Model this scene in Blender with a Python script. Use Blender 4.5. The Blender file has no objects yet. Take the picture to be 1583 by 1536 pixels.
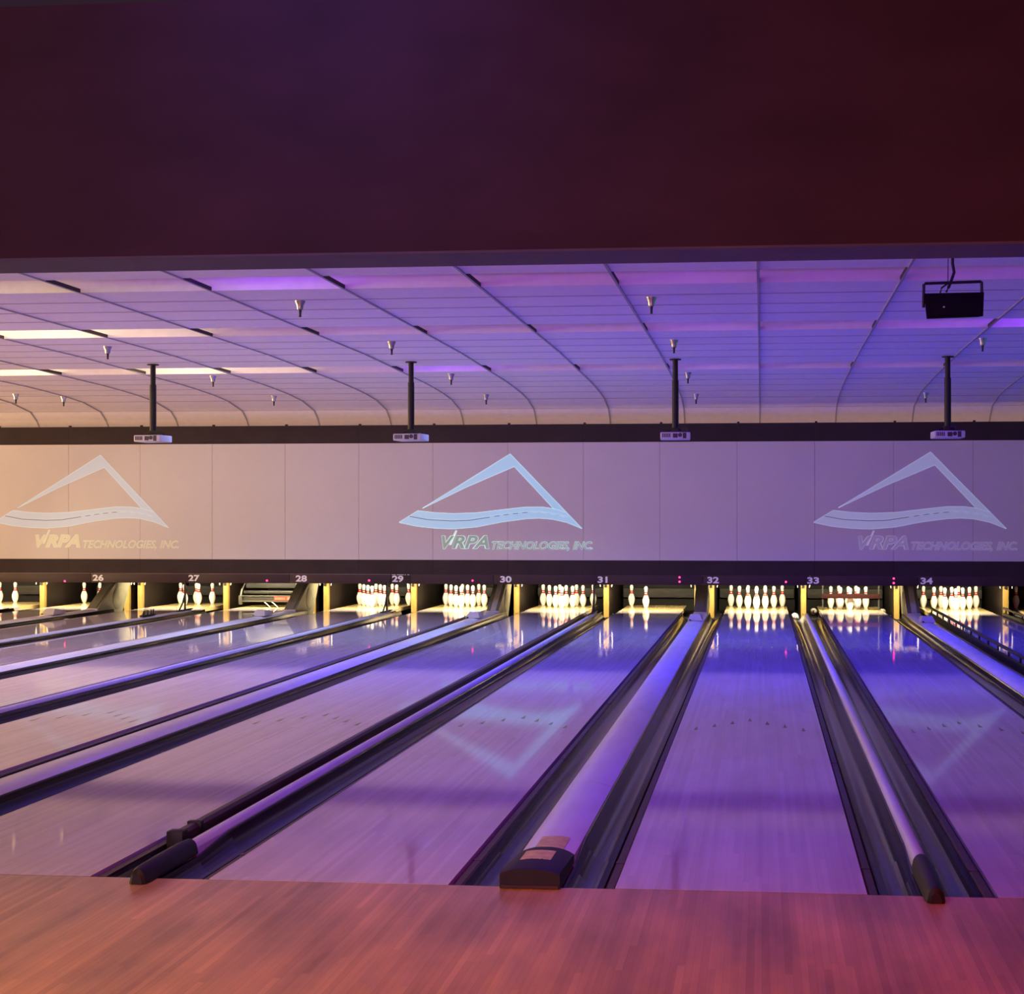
import bpy, bmesh, math, random
from mathutils import Vector, Matrix, Euler
random.seed(7)
PI = math.pi
scn = bpy.context.scene
COL = scn.collection

# ------------------------------------------------------------------ measures
LW = 1.0668                 # lane width
GW = 0.235                  # gutter width
FOUL = 5.911                # foul line
HEAD = FOUL + 18.288        # head pin spot
MASK = 22.30                # front of the masking units
CAMH = 1.5821
YAW = 0.0877
F_PX, CX, CY = 2152.0, 988.4, 800.4
NAR, WID = 0.5409, 0.7246   # lane-to-lane gaps: narrow / wide division
LANE = {32: -0.0911}
for k in range(33, 36): LANE[k] = LANE[k-1] + LW + (NAR if k % 2 else WID)
for k in range(31, 23, -1): LANE[k] = LANE[k+1] - LW - (NAR if (k+1) % 2 else WID)
DIV = {k: (LANE[k] + LANE[k+1]) / 2 for k in range(24, 35)}   # division right of lane k; odd k -> wide
DIV[35] = LANE[35] + LW/2 + WID/2
DIV[23] = LANE[24] - LW/2 - WID/2

def on_plane(px, py, Y=None, Z=None):
    """world point where the sight line of an image position meets a plane of the room"""
    u = (px - CX) / F_PX; v = -(py - CY) / F_PX
    s, c = math.sin(YAW), math.cos(YAW)
    d = (u*c - s, u*s + c, v)
    t = Y / d[1] if Y is not None else (Z - CAMH) / d[2]
    return d[0]*t, d[1]*t, CAMH + d[2]*t

# ------------------------------------------------------------------ materials
def lin(r, g, b):
    f = lambda c: (c/255/12.92 if c/255 <= .04045 else ((c/255+.055)/1.055)**2.4)
    return (f(r), f(g), f(b), 1)

def mat(name, col, rough=.5, spec=.5, metal=0, noise=0, nscale=8, stretch=(1, 1, 1), emit=None, estr=1, coat=0, coat_rough=.05, bump=0):
    m = bpy.data.materials.new(name); m.use_nodes = True
    nt = m.node_tree; b = nt.nodes['Principled BSDF']
    b.inputs['Base Color'].default_value = col
    b.inputs['Roughness'].default_value = rough
    b.inputs['Specular IOR Level'].default_value = spec
    b.inputs['Metallic'].default_value = metal
    b.inputs['Coat Weight'].default_value = coat
    b.inputs['Coat Roughness'].default_value = coat_rough
    if emit:
        b.inputs['Emission Color'].default_value = emit
        b.inputs['Emission Strength'].default_value = estr
    if noise or bump:
        g = nt.nodes.new('ShaderNodeNewGeometry'); mp = nt.nodes.new('ShaderNodeMapping')
        mp.inputs['Scale'].default_value = stretch
        nt.links.new(g.outputs['Position'], mp.inputs['Vector'])
        n = nt.nodes.new('ShaderNodeTexNoise'); n.inputs['Scale'].default_value = nscale; n.inputs['Detail'].default_value = 4
        nt.links.new(mp.outputs['Vector'], n.inputs['Vector'])
        if noise:
            mr = nt.nodes.new('ShaderNodeMapRange')
            mr.inputs['From Min'].default_value = .3; mr.inputs['From Max'].default_value = .7
            mr.inputs['To Min'].default_value = 1-noise; mr.inputs['To Max'].default_value = 1+noise*.5
            nt.links.new(n.outputs['Fac'], mr.inputs['Value'])
            mx = nt.nodes.new('ShaderNodeVectorMath'); mx.operation = 'SCALE'
            mx.inputs[0].default_value = col[:3]
            nt.links.new(mr.outputs['Result'], mx.inputs['Scale'])
            nt.links.new(mx.outputs['Vector'], b.inputs['Base Color'])
        if bump:
            bp = nt.nodes.new('ShaderNodeBump'); bp.inputs['Strength'].default_value = bump; bp.inputs['Distance'].default_value = .01
            nt.links.new(n.outputs['Fac'], bp.inputs['Height']); nt.links.new(bp.outputs['Normal'], b.inputs['Normal'])
    return m

def wood(name, c1, c2, board, rough, spec, seam=.25, scuff=0.0, coat=0, coat_rough=.05, length=2.2, bump=.0):
    """narrow boards running along Y with grain, seams and worn patches"""
    m = bpy.data.materials.new(name); m.use_nodes = True
    nt = m.node_tree; N = nt.nodes; Lk = nt.links.new
    b = N['Principled BSDF']; b.inputs['Roughness'].default_value = rough; b.inputs['Specular IOR Level'].default_value = spec
    b.inputs['Coat Weight'].default_value = coat; b.inputs['Coat Roughness'].default_value = coat_rough
    g = N.new('ShaderNodeNewGeometry'); sp = N.new('ShaderNodeSeparateXYZ'); Lk(g.outputs['Position'], sp.inputs[0])
    def math_(op, a, bb=None):
        n = N.new('ShaderNodeMath'); n.operation = op
        for i, v in enumerate((a, bb)):
            if v is None: continue
            if isinstance(v, (int, float)): n.inputs[i].default_value = v
            else: Lk(v, n.inputs[i])
        return n.outputs[0]
    q = math_('DIVIDE', sp.outputs['X'], board); fl = math_('FLOOR', q); fr = math_('FRACT', q)
    wn = N.new('ShaderNodeTexWhiteNoise'); wn.noise_dimensions = '1D'; Lk(fl, wn.inputs['W'])
    yq = math_('FLOOR', math_('ADD', math_('DIVIDE', sp.outputs['Y'], length), math_('MULTIPLY', wn.outputs['Value'], 7.3)))
    wn2 = N.new('ShaderNodeTexWhiteNoise'); wn2.noise_dimensions = '2D'
    cb = N.new('ShaderNodeCombineXYZ'); Lk(fl, cb.inputs[0]); Lk(yq, cb.inputs[1]); Lk(cb.outputs[0], wn2.inputs['Vector'])
    mp = N.new('ShaderNodeMapping'); mp.inputs['Scale'].default_value = (60, 1.6, 1); Lk(g.outputs['Position'], mp.inputs['Vector'])
    gn = N.new('ShaderNodeTexNoise'); gn.inputs['Scale'].default_value = 1; gn.inputs['Detail'].default_value = 5; Lk(mp.outputs[0], gn.inputs['Vector'])
    fac = math_('ADD', math_('MULTIPLY', wn2.outputs['Value'], .55), math_('MULTIPLY', gn.outputs['Fac'], .45))
    mx = N.new('ShaderNodeMix'); mx.data_type = 'RGBA'; mx.inputs[6].default_value = c1; mx.inputs[7].default_value = c2
    Lk(fac, mx.inputs[0]); out = mx.outputs[2]
    sm = math_('LESS_THAN', fr, .045); sv = math_('SUBTRACT', 1.0, math_('MULTIPLY', sm, seam))
    sc = N.new('ShaderNodeVectorMath'); sc.operation = 'SCALE'; Lk(out, sc.inputs[0]); Lk(sv, sc.inputs['Scale']); out = sc.outputs[0]
    if scuff:
        mp2 = N.new('ShaderNodeMapping'); mp2.inputs['Scale'].default_value = (2.6, .8, 1); Lk(g.outputs['Position'], mp2.inputs['Vector'])
        n2 = N.new('ShaderNodeTexNoise'); n2.inputs['Scale'].default_value = 1.3; n2.inputs['Detail'].default_value = 6; Lk(mp2.outputs[0], n2.inputs['Vector'])
        mr = N.new('ShaderNodeMapRange'); mr.inputs['From Min'].default_value = .35; mr.inputs['From Max'].default_value = .65
        mr.inputs['To Min'].default_value = 1-scuff; mr.inputs['To Max'].default_value = 1+scuff*.3; Lk(n2.outputs['Fac'], mr.inputs['Value'])
        s2 = N.new('ShaderNodeVectorMath'); s2.operation = 'SCALE'; Lk(out, s2.inputs[0]); Lk(mr.outputs[0], s2.inputs['Scale']); out = s2.outputs[0]
    Lk(out, b.inputs['Base Color'])
    bp = N.new('ShaderNodeBump'); bp.inputs['Strength'].default_value = bump; bp.inputs['Distance'].default_value = .002
    Lk(gn.outputs['Fac'], bp.inputs['Height']); Lk(bp.outputs['Normal'], b.inputs['Normal'])
    return m

M = {}
M['approach'] = wood('approach_maple', (.42, .22, .105, 1), (.76, .48, .25, 1), .027, .30, .45, .30, .40, bump=.02)
M['lane'] = wood('lane_maple', (.53, .44, .47, 1), (.69, .58, .63, 1), .0267, .055, .62, .10, .10)
M['deck'] = wood('pin_deck_maple', (.72, .52, .24, 1), (.85, .66, .34, 1), .0267, .12, .5, .10)
M['dark_inlay'] = mat('dark_inlay', (.015, .01, .01, 1), .12, .25)
M['gutter'] = mat('gutter_plastic', (.026, .020, .022, 1), .13, .5, noise=.25, nscale=3, stretch=(6, 1, 1))
M['rim'] = mat('gutter_rim', (.20, .19, .18, 1), .35)
M['bumper'] = mat('bumper_brown', (.070, .034, .026, 1), .4, .25, noise=.3, nscale=6)
M['cap'] = mat('divider_plastic', (.74, .73, .72, 1), .24, .5, noise=.08, nscale=4, stretch=(3, .6, 1))
M['rubber'] = mat('rubber', (.020, .015, .014, 1), .5, .3, noise=.3, nscale=20)
M['blackcloth'] = mat('mask_black', (.048, .034, .036, 1), .8, .2, noise=.15, nscale=3)
M['board'] = mat('number_board', (.055, .030, .034, 1), .5, .3, noise=.15, nscale=3)
M['screen'] = mat('screen_white', (.68, .65, .65, 1), .85, .15, noise=.03, nscale=1.5)
M['digit'] = mat('digit_white', (.80, .76, .76, 1), .6, emit=(.8, .7, .85, 1), estr=.10)
M['led'] = mat('red_indicator', (.6, .02, .08, 1), .3, emit=(1, .03, .16, 1), estr=5)
M['ceil'] = mat('ceiling_tile', (.93, .83, .86, 1), .9, .1, noise=.04, nscale=10)
M['void'] = mat('ceiling_void', (.02, .018, .02, 1), .9)
M['rib'] = mat('ceiling_bar', (.42, .38, .40, 1), .6, .2)
M['crossbar'] = mat('ceiling_cross_bar', (.52, .44, .47, 1), .8, .1)
M['fin'] = mat('trough_divider', (.06, .045, .05, 1), .7, .2)
M['metal'] = mat('chrome', (.70, .68, .66, 1), .25, metal=.9)
M['blackmetal'] = mat('black_metal', (.012, .010, .012, 1), .45, .4)
M['projwhite'] = mat('projector_shell', (.62, .60, .64, 1), .4)
M['projdark'] = mat('projector_vent', (.05, .04, .06, 1), .5)
M['speaker'] = mat('speaker_black', (.007, .006, .007, 1), .85, .08, noise=.2, nscale=30)
M['pin'] = mat('pin_white', (.86, .84, .80, 1), .18, .5)
M['pinred'] = mat('pin_red', (.55, .03, .03, 1), .25)
M['post'] = mat('yellow_maple', (.33, .215, .060, 1), .4, noise=.2, nscale=4, stretch=(8, 1, 1))
M['kick'] = mat('kickback_dark', (.012, .006, .0045, 1), .5, noise=.3, nscale=4)
M['hood'] = mat('hood_gray', (.20, .19, .14, 1), .4, noise=.15, nscale=5)
M['hoodlight'] = mat('hood_light_gray', (.50, .50, .42, 1), .4, noise=.2, nscale=6)
M['pit'] = mat('pit_dark', (.010, .009, .009, 1), .7)
M['cushion'] = mat('pit_cushion', (.050, .046, .044, 1), .7, noise=.4, nscale=4, stretch=(1, 1, 4))
M['curtain'] = mat('pit_curtain', (.011, .010, .010, 1), .8, noise=.3, nscale=5)
M['box'] = mat('sensor_shell', (.50, .47, .46, 1), .45, noise=.08, nscale=9)
M['tan'] = mat('tan_sticker', (.70, .60, .17, 1), .5, noise=.25, nscale=25)
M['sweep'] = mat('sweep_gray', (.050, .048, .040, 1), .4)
M['sweepdark'] = mat('sweep_dark_gray', (.009, .0085, .008, 1), .5)  # darker gray of the sweep board and housing
M['maroon'] = mat('maroon_bar', (.016, .003, .004, 1), .7, .1)
M['redsign'] = mat('red_sign', (.20, .018, .012, 1), .8, .1, emit=(1, .12, .08, 1), estr=.25)
M['signtext'] = mat('sign_pale', (.30, .12, .09, 1), .7, .1)
M['wall'] = mat('soffit_paint', (.060, .028, .034, 1), .75, .25, noise=.25, nscale=1.2, stretch=(1, 1, 2))
M['soffit_under'] = mat('soffit_underside', (.12, .095, .115, 1), .6, .3, noise=.15, nscale=3)
M['logo'] = mat('projected_blue', (.66, .64, .66, 1), .85, .1, emit=(.12, .68, 1, 1), estr=.42)  # projector light put into the logo materials as emission
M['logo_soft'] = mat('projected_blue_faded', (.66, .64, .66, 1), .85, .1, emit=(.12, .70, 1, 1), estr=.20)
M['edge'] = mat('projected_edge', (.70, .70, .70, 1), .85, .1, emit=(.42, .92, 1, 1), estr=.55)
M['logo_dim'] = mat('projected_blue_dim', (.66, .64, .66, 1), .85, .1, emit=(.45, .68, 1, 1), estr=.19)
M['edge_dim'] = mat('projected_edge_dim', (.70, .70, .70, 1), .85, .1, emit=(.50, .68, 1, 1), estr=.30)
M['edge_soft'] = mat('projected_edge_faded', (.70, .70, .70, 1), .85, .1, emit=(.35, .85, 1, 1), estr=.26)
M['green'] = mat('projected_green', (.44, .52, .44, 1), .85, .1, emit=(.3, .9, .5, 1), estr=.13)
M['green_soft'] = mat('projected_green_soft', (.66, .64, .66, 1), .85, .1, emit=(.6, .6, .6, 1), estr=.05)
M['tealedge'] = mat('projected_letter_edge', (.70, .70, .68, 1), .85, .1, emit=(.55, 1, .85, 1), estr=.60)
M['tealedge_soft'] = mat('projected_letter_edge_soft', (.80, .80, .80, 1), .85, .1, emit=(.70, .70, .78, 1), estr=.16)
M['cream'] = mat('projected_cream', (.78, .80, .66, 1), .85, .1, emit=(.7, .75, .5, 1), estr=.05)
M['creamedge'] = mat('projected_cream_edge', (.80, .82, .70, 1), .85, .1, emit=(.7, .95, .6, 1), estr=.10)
M['roadline'] = mat('projected_dark_line', (.22, .26, .36, 1), .85, .1)
M['light_seam'] = mat('pale_trim', (.45, .38, .38, 1), .6)

# ------------------------------------------------------------------ mesh builder
class MB:
    def __init__(s): s.v = []; s.f = []; s.mi = []; s.sm = []
    def add(s, vs, fs, mi=0, sm=False, mtx=None):
        o = len(s.v)
        for p in vs:
            p = Vector(p)
            s.v.append(tuple(mtx @ p if mtx else p))
        for f in fs: s.f.append(tuple(i+o for i in f)); s.mi.append(mi); s.sm.append(sm)
    def box(s, a, b, mi=0, mtx=None, bev=0):
        x0, y0, z0 = a; x1, y1, z1 = b
        if bev:
            bm = bmesh.new(); bmesh.ops.create_cube(bm, size=1)
            for v in bm.verts:
                v.co = Vector(((x0+x1)/2+v.co.x*(x1-x0), (y0+y1)/2+v.co.y*(y1-y0), (z0+z1)/2+v.co.z*(z1-z0)))
            bmesh.ops.bevel(bm, geom=bm.edges[:], offset=bev, segments=2, affect='EDGES', profile=.6)
            bm.verts.ensure_lookup_table(); bm.verts.index_update()
            s.add([v.co.copy() for v in bm.verts], [[v.index for v in f.verts] for f in bm.faces], mi, False, mtx); bm.free(); return
        vs = [(x0,y0,z0),(x1,y0,z0),(x1,y1,z0),(x0,y1,z0),(x0,y0,z1),(x1,y0,z1),(x1,y1,z1),(x0,y1,z1)]
        s.add(vs, [(0,3,2,1),(4,5,6,7),(0,1,5,4),(1,2,6,5),(2,3,7,6),(3,0,4,7)], mi, False, mtx)
    def prism_y(s, prof, y0, y1, mi=0, sm=False, caps=True, mtx=None):
        """closed XZ profile swept along Y"""
        n = len(prof)
        vs = [(x, y0, z) for x, z in prof] + [(x, y1, z) for x, z in prof]
        s.add(vs, [(i, (i+1) % n, n+(i+1) % n, n+i) for i in range(n)], mi, sm, mtx)
        if caps: s.add(vs, [tuple(range(n-1, -1, -1)), tuple(range(n, 2*n))], mi, False, mtx)
    def prism_x(s, prof, x0, x1, mi=0, mtx=None):
        """closed YZ profile swept along X"""
        n = len(prof)
        vs = [(x0, y, z) for y, z in prof] + [(x1, y, z) for y, z in prof]
        s.add(vs, [(i, n+i, n+(i+1) % n, (i+1) % n) for i in range(n)], mi, False, mtx)
        s.add(vs, [tuple(range(n)), tuple(range(2*n-1, n-1, -1))], mi, False, mtx)
    def plate(s, pts, y0, y1, mi=0):
        """XZ polygon with a thickness along Y (front at y0)"""
        n = len(pts)
        vs = [(x, y0, z) for x, z in pts] + [(x, y1, z) for x, z in pts]
        s.add(vs, [(i, (i+1) % n, n+(i+1) % n, n+i) for i in range(n)], mi)
        s.add(vs, [tuple(range(n)), tuple(range(2*n-1, n-1, -1))], mi)
    def lathe(s, prof, seg=16, mi=0, at=(0, 0, 0), mtx=None, mis=None):
        vs = []; fs = []
        for r, z in prof:
            for i in range(seg):
                a = 2*PI*i/seg; vs.append((at[0]+r*math.cos(a), at[1]+r*math.sin(a), at[2]+z))
        for j in range(len(prof)-1):
            m_ = mis[j] if mis else mi
            s.add([vs[j*seg+i] for i in range(seg)] + [vs[(j+1)*seg+i] for i in range(seg)],
                  [(i, (i+1) % seg, seg+(i+1) % seg, seg+i) for i in range(seg)], m_, True, mtx)
        s.add(vs[:seg], [tuple(range(seg-1, -1, -1))], mis[0] if mis else mi, False, mtx)
        s.add(vs[-seg:], [tuple(range(seg))], mis[-1] if mis else mi, False, mtx)
    def tube(s, pts, r, seg=8, mi=0):
        pts = [Vector(p) for p in pts]; rings = []
        for i, p in enumerate(pts):
            t = (pts[min(i+1, len(pts)-1)] - pts[max(i-1, 0)]).normalized()
            up = Vector((0, 0, 1)) if abs(t.z) < .9 else Vector((1, 0, 0))
            a = t.cross(up).normalized(); b = t.cross(a).normalized()
            rr = r[i] if isinstance(r, (list, tuple)) else r
            rings.append([p + (a*math.cos(2*PI*k/seg) + b*math.sin(2*PI*k/seg))*rr for k in range(seg)])
        vs = [v for ring in rings for v in ring]
        fs = [(j*seg+k, j*seg+(k+1) % seg, (j+1)*seg+(k+1) % seg, (j+1)*seg+k) for j in range(len(rings)-1) for k in range(seg)]
        s.add(vs, fs, mi, True)
        s.add(rings[0], [tuple(range(seg))], mi); s.add(rings[-1], [tuple(range(seg-1, -1, -1))], mi)
    def build(s, name, mats, parent=None, loc=(0, 0, 0), weld=True):
        me = bpy.data.meshes.new(name); me.from_pydata(s.v, [], s.f)
        for m in (mats if isinstance(mats, (list, tuple)) else [mats]): me.materials.append(m)
        me.polygons.foreach_set('material_index', s.mi); me.polygons.foreach_set('use_smooth', s.sm)
        bm = bmesh.new(); bm.from_mesh(me)
        if weld: bmesh.ops.remove_doubles(bm, verts=bm.verts[:], dist=1e-5)
        bmesh.ops.recalc_face_normals(bm, faces=bm.faces[:]); bm.to_mesh(me); bm.free(); me.update()
        me.set_sharp_from_angle(angle=math.radians(38))
        o = bpy.data.objects.new(name, me); COL.objects.link(o); o.location = loc
        if parent: o.parent = parent
        return o

def tag(o, label, cat, group=None):
    o['label'] = label; o['category'] = cat
    if group: o['group'] = group
    return o
def thing(name, label, cat, loc=(0, 0, 0), group=None, rz=0):
    o = bpy.data.objects.new(name, None); o.empty_display_size = .2; COL.objects.link(o)
    o.location = loc; o.rotation_euler = (0, 0, rz); return tag(o, label, cat, group)
def struct(o): o['kind'] = 'structure'; return o
def copy_tree(o, parent=None):
    c = o.copy(); COL.objects.link(c)
    if parent: c.parent = parent
    for ch in list(o.children): copy_tree(ch, c)
    return c

def text_geo(s, x0, x1, z0, z1, bold=.03, shear=0.0):
    """letters of the built-in font as triangles, fitted to a rectangle of the XZ plane"""
    cu = bpy.data.curves.new('t', 'FONT'); cu.body = s; cu.offset = bold; cu.shear = shear; cu.resolution_u = 4
    o = bpy.data.objects.new('t', cu); COL.objects.link(o)
    dg = bpy.context.evaluated_depsgraph_get(); me = bpy.data.meshes.new_from_object(o.evaluated_get(dg))
    vs = [v.co.copy() for v in me.vertices]; fs = [tuple(p.vertices) for p in me.polygons]
    bpy.data.objects.remove(o); bpy.data.curves.remove(cu); bpy.data.meshes.remove(me)
    ax = min(v.x for v in vs); bx = max(v.x for v in vs); ay = min(v.y for v in vs); by = max(v.y for v in vs)
    return [(x0+(v.x-ax)/(bx-ax)*(x1-x0), z0+(v.y-ay)/(by-ay)*(z1-z0)) for v in vs], fs

# ------------------------------------------------------------------ setting
XL, XR = -15.2, 6.6
mb = MB(); mb.box((XL, -2.5, -.16), (XR, FOUL-.006, 0)); struct(mb.build('floor', M['approach']))
mb = MB(); mb.box((XL, FOUL-.004, -.16), (XR, FOUL+.006, -.002)); struct(mb.build('trim_1', M['dark_inlay']))
mb = MB(); mb.box((XL, FOUL, -.30), (XR, 26.6, -.14)); struct(mb.build('trim_2', M['pit']))
# bulkhead over the foul line
mb = MB(); mb.box((XL, 6.69, 2.885), (XR, 7.03, 4.15)); mb.box((XL, 6.683, 2.885), (XR, 6.69, 2.937)); wf = struct(mb.build('wall_front', M['wall']))
mb = MB(); mb.box((XL, 6.683, 2.873), (XR, 7.03, 2.885)); struct(mb.build('trim_3', M['soffit_under']))
mb = MB(); mb.box((XL, 26.5, -.16), (XR, 26.6, 4.15)); struct(mb.build('wall_back', M['pit']))
mb = MB(); mb.box((XL, 22.75, 1.0), (XR, 26.5, 1.05)); struct(mb.build('pit_light_stop', M['pit']))  # unseen deck added over the pits to stop light leaking up

# ceiling: 2 ft rows of tiles, three open light troughs, the last rows curving down to the masking
_cz = [(0, 3.617), (16.9, 3.617), (17.5, 3.607), (18.1, 3.597), (18.73, 3.583), (19.33, 3.572), (19.94, 3.562), (20.55, 3.541), (21.16, 3.513), (21.77, 3.465), (22.37, 3.356), (22.58, 3.22), (22.75, 3.02)]
def ceil_z(y):
    for (a, za), (b, zb) in zip(_cz, _cz[1:]):
        if y <= b: return za + (zb-za)*(y-a)/(b-a)
    return _cz[-1][1]
y0 = 7.03; rows = []
edges = [7.03, 7.17, 7.78, 8.39, 9.0, 9.61, 10.22, 10.83, 11.44, 12.05] + [12.05+.607*i for i in range(1, 18)]
edges = edges[:26] + [22.37]
TROUGH = [(edges[8], edges[9]), (edges[13], edges[14]), (edges[19], edges[20])]
mb = MB(); G = .005
for a, b in zip(edges, edges[1:]):
    if any(abs(a-t[0]) < .01 for t in TROUGH): continue
    ya, yb = a+G, b-G
    za, zb = ceil_z(ya), ceil_z(yb)
    prof = [(ya, za), (yb, zb), (yb, zb+.02), (ya, za+.02)]
    mb.prism_x(prof, XL, XR)
for i in range(6):                                              # cove curving down behind the masking
    ya, yb = 22.375+.0625*i, 22.375+.0625*(i+1)
    mb.prism_x([(ya, ceil_z(ya)), (yb, ceil_z(yb)), (yb+.02, ceil_z(yb)+.02), (ya+.02, ceil_z(ya)+.02)], XL, XR)
for e in edges[1:-1]:                                           # cross bars between the rows
    if any(abs(e-t) < .01 for p in TROUGH for t in p): continue
    mb.prism_x([(e-.016, ceil_z(e-.016)-.003), (e+.016, ceil_z(e+.016)-.003), (e+.016, ceil_z(e+.016)+.004), (e-.016, ceil_z(e-.016)+.004)], XL, XR, 1)
ceiling = struct(mb.build('ceiling', [M['ceil'], M['crossbar']]))
mb = MB()
segs = sorted(set([7.03] + [t for p in TROUGH for t in p] + [22.75]))
spans = [(7.03, TROUGH[0][0]), (TROUGH[0][1], TROUGH[1][0]), (TROUGH[1][1], TROUGH[2][0]), (TROUGH[2][1], 22.3)]
for a, b in spans:
    ys = [a] + [e for e in edges if a < e < b] + [b]
    ys = [a+.02] + [e for e in edges if a+.02 < e < b-.02] + [b-.02]
    for p, q in zip(ys, ys[1:]): mb.prism_x([(p, ceil_z(p)+.035), (q, ceil_z(q)+.035), (q, ceil_z(q)+.05), (p, ceil_z(p)+.05)], XL, XR)
mb.build('ceiling_void', M['void'], ceiling)
for a, b in TROUGH:
    z = ceil_z(a); mb = MB(); h = .15
    mb.box((XL, a-.012, z+.001), (XR, a, z+h)); mb.box((XL, b, z-.006), (XR, b+.012, z+h)); mb.box((XL, a-.012, z+h), (XR, b+.012, z+h+.012))
    tr = mb.build('light_trough', M['ceil'], ceiling)
    for k in range(-12, 6):
        x = -.03+1.2192*k; mf = MB(); mf.box((x-.012, a, z-.008), (x+.012, b, z+.028)); mf.build('trough_divider', M['fin'], tr)
for k in range(-12, 6):
    x = -.03+1.2192*k; mb = MB(); ys = [7.03, 16.9] + [y for y, _ in _cz[2:]]
    for p, q in zip(ys, ys[1:]):
        mb.prism_x([(p, ceil_z(p)-.010), (q, ceil_z(q)-.010), (q, ceil_z(q)+.004), (p, ceil_z(p)+.004)], x-.011, x+.011)
    mb.build('ceiling_bar', M['rib'], ceiling)

# ------------------------------------------------------------------ lanes
what = {24: 'at the far left edge with two pins standing', 25: 'below the number 26 hood with pins at its left side', 26: 'under number 27 with a few pins left standing',
        27: 'with a grey sweep machine lowered instead of pins', 28: 'ending in a full rack just left of number 29', 29: 'ending in a full rack left of number 30', 30: 'ending in a full rack left of number 31',
        31: 'with only two pins left standing', 32: 'straight ahead between numbers 32 and 33', 33: 'whose pins stand behind a maroon bar', 34: 'with raised bumper rails on both sides', 35: 'at the far right edge beyond the bumper rails'}
YD = 23.72
mb = MB(); mb.box((-LW/2, FOUL+.006, -.06), (LW/2, YD-.003, 0))
for i in range(7):                                              # inlaid darts
    x = (i-3)*.1334; y = 10.95 - abs(i-3)*.155
    mb.add([(x-.016, y-.09, .0004), (x+.016, y-.09, .0004), (x, y+.09, .0004)], [(0, 1, 2)], 1)
lane_bed_me = mb
lane0 = None
for k in range(24, 36):
    if lane0 is None:
        r = thing('bowling_lane', '', 'bowling lane', (LANE[k], 0, 0), 'bowling lanes side by side')
        lane_bed_me.build('lane_bed', [M['lane'], M['dark_inlay']], r)
        d = MB(); d.box((-LW/2, YD, -.06), (LW/2, 25.17, 0)); d.build('pin_deck', M['deck'], r)
        lane0 = r
    else:
        r = copy_tree(lane0); r.location = (LANE[k], 0, 0)
    r['label'] = 'glossy wooden bowling lane ' + what[k]

# gutters: a dark moulded channel with a folded bumper strip against the lane
def gutter_prof(flip, lip=.027):
    pts = [(0, lip), (.009, lip)]
    for i in range(13):
        a = PI - PI*i/12; pts.append((.0955+.0835*math.cos(a), (lip-.009 if i < 6 else -.018)-(lip+.083 if i < 6 else .074)*math.sin(a)))
    pts += [(.181, -.075), (GW, -.075), (GW, -.135), (0, -.135)]
    return [(GW-x, z) for x, z in pts][::-1] if flip else pts
gwhere = {24: 'of the leftmost lane', 25: 'of the lane left of number 26 hood', 26: 'of the lane with a few pins under number 27', 27: 'of the lane with the grey sweep machine', 28: 'of the lane with full rack left of number 29',
          29: 'of the full-rack lane left of number 30', 30: 'of the full-rack lane left of number 31', 31: 'of the lane with only two pins', 32: 'of the lane straight ahead under number 32', 33: 'of the lane with the maroon bar across its pins', 34: 'of the lane with raised bumper rails', 35: 'of the rightmost lane'}
protoG = {}; GUT = {}
YG = 22.95
for k in range(24, 36):
    for side in (-1, 1):
        bump = not (k == 34 or (k == 30 and side == 1))
        key = (side, bump)
        x = LANE[k] - LW/2 - GW if side < 0 else LANE[k] + LW/2
        lab = 'dark plastic ' + ('left' if side < 0 else 'right') + ' gutter ' + gwhere[k]
        if key not in protoG:
            r = thing('gutter', lab, 'gutter', (x, 0, 0), 'gutters along the lanes')
            m_ = MB(); st = [(FOUL+.006, -.009), (6.354, -.009), (6.75, .027), (YG, .027)]; rg = [[(px_, y_, pz_) for px_, pz_ in gutter_prof(side > 0, l_)] for y_, l_ in st]; n_ = len(rg[0])
            m_.add([p for q in rg for p in q], [(j*n_+i, j*n_+(i+1) % n_, (j+1)*n_+(i+1) % n_, (j+1)*n_+i) for j in range(3) for i in range(n_)] + [tuple(range(n_-1, -1, -1)), tuple(range(3*n_, 4*n_))]); m_.build('channel', M['gutter'], r)
            for p in r.children[0].data.polygons: p.use_smooth = abs(p.normal.y) < .5 and p.normal.z > -.5 and p.area > .2
            m_ = MB(); c = .0955 if side < 0 else GW-.0955
            ring = []
            for i in range(13):
                a = PI + PI*i/12; ring.append((c+.105*math.cos(a), .0+.105*math.sin(a)))
            inner = [(c+.085*math.cos(PI+PI*i/12), .0+.085*math.sin(PI+PI*i/12)) for i in range(12, -1, -1)]
            m_.prism_y([(a, max(b, -.139)) for a, b in ring+inner], YG, YG+.03); m_.build('end_rim', M['rim'], r)
            if bump:
                m_ = MB(); bx = .183 if side < 0 else .004; w = .048
                pr = [(bx, -.075), (bx+w, -.075), (bx+w, -.022), (bx+w-.008, -.014), (bx+.010, -.014), (bx, -.026)]
                cuts = [FOUL+.01, 6.42] + [6.42+2.74*i for i in range(1, 6)] + [YG-.4]
                for a, b in zip(cuts, cuts[1:]):
                    m_.prism_y(pr, a+.006, b-.006); 
                    if b < 22: m_.box((bx+.004, b-.02, -.03), (bx+w-.004, b+.02, -.012))
                m_.build('folded_bumper', M['bumper'], r)
            protoG[key] = r
        else:
            r = copy_tree(protoG[key]); r.location = (x, 0, 0); r['label'] = lab
        GUT[(k, side)] = r

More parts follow.
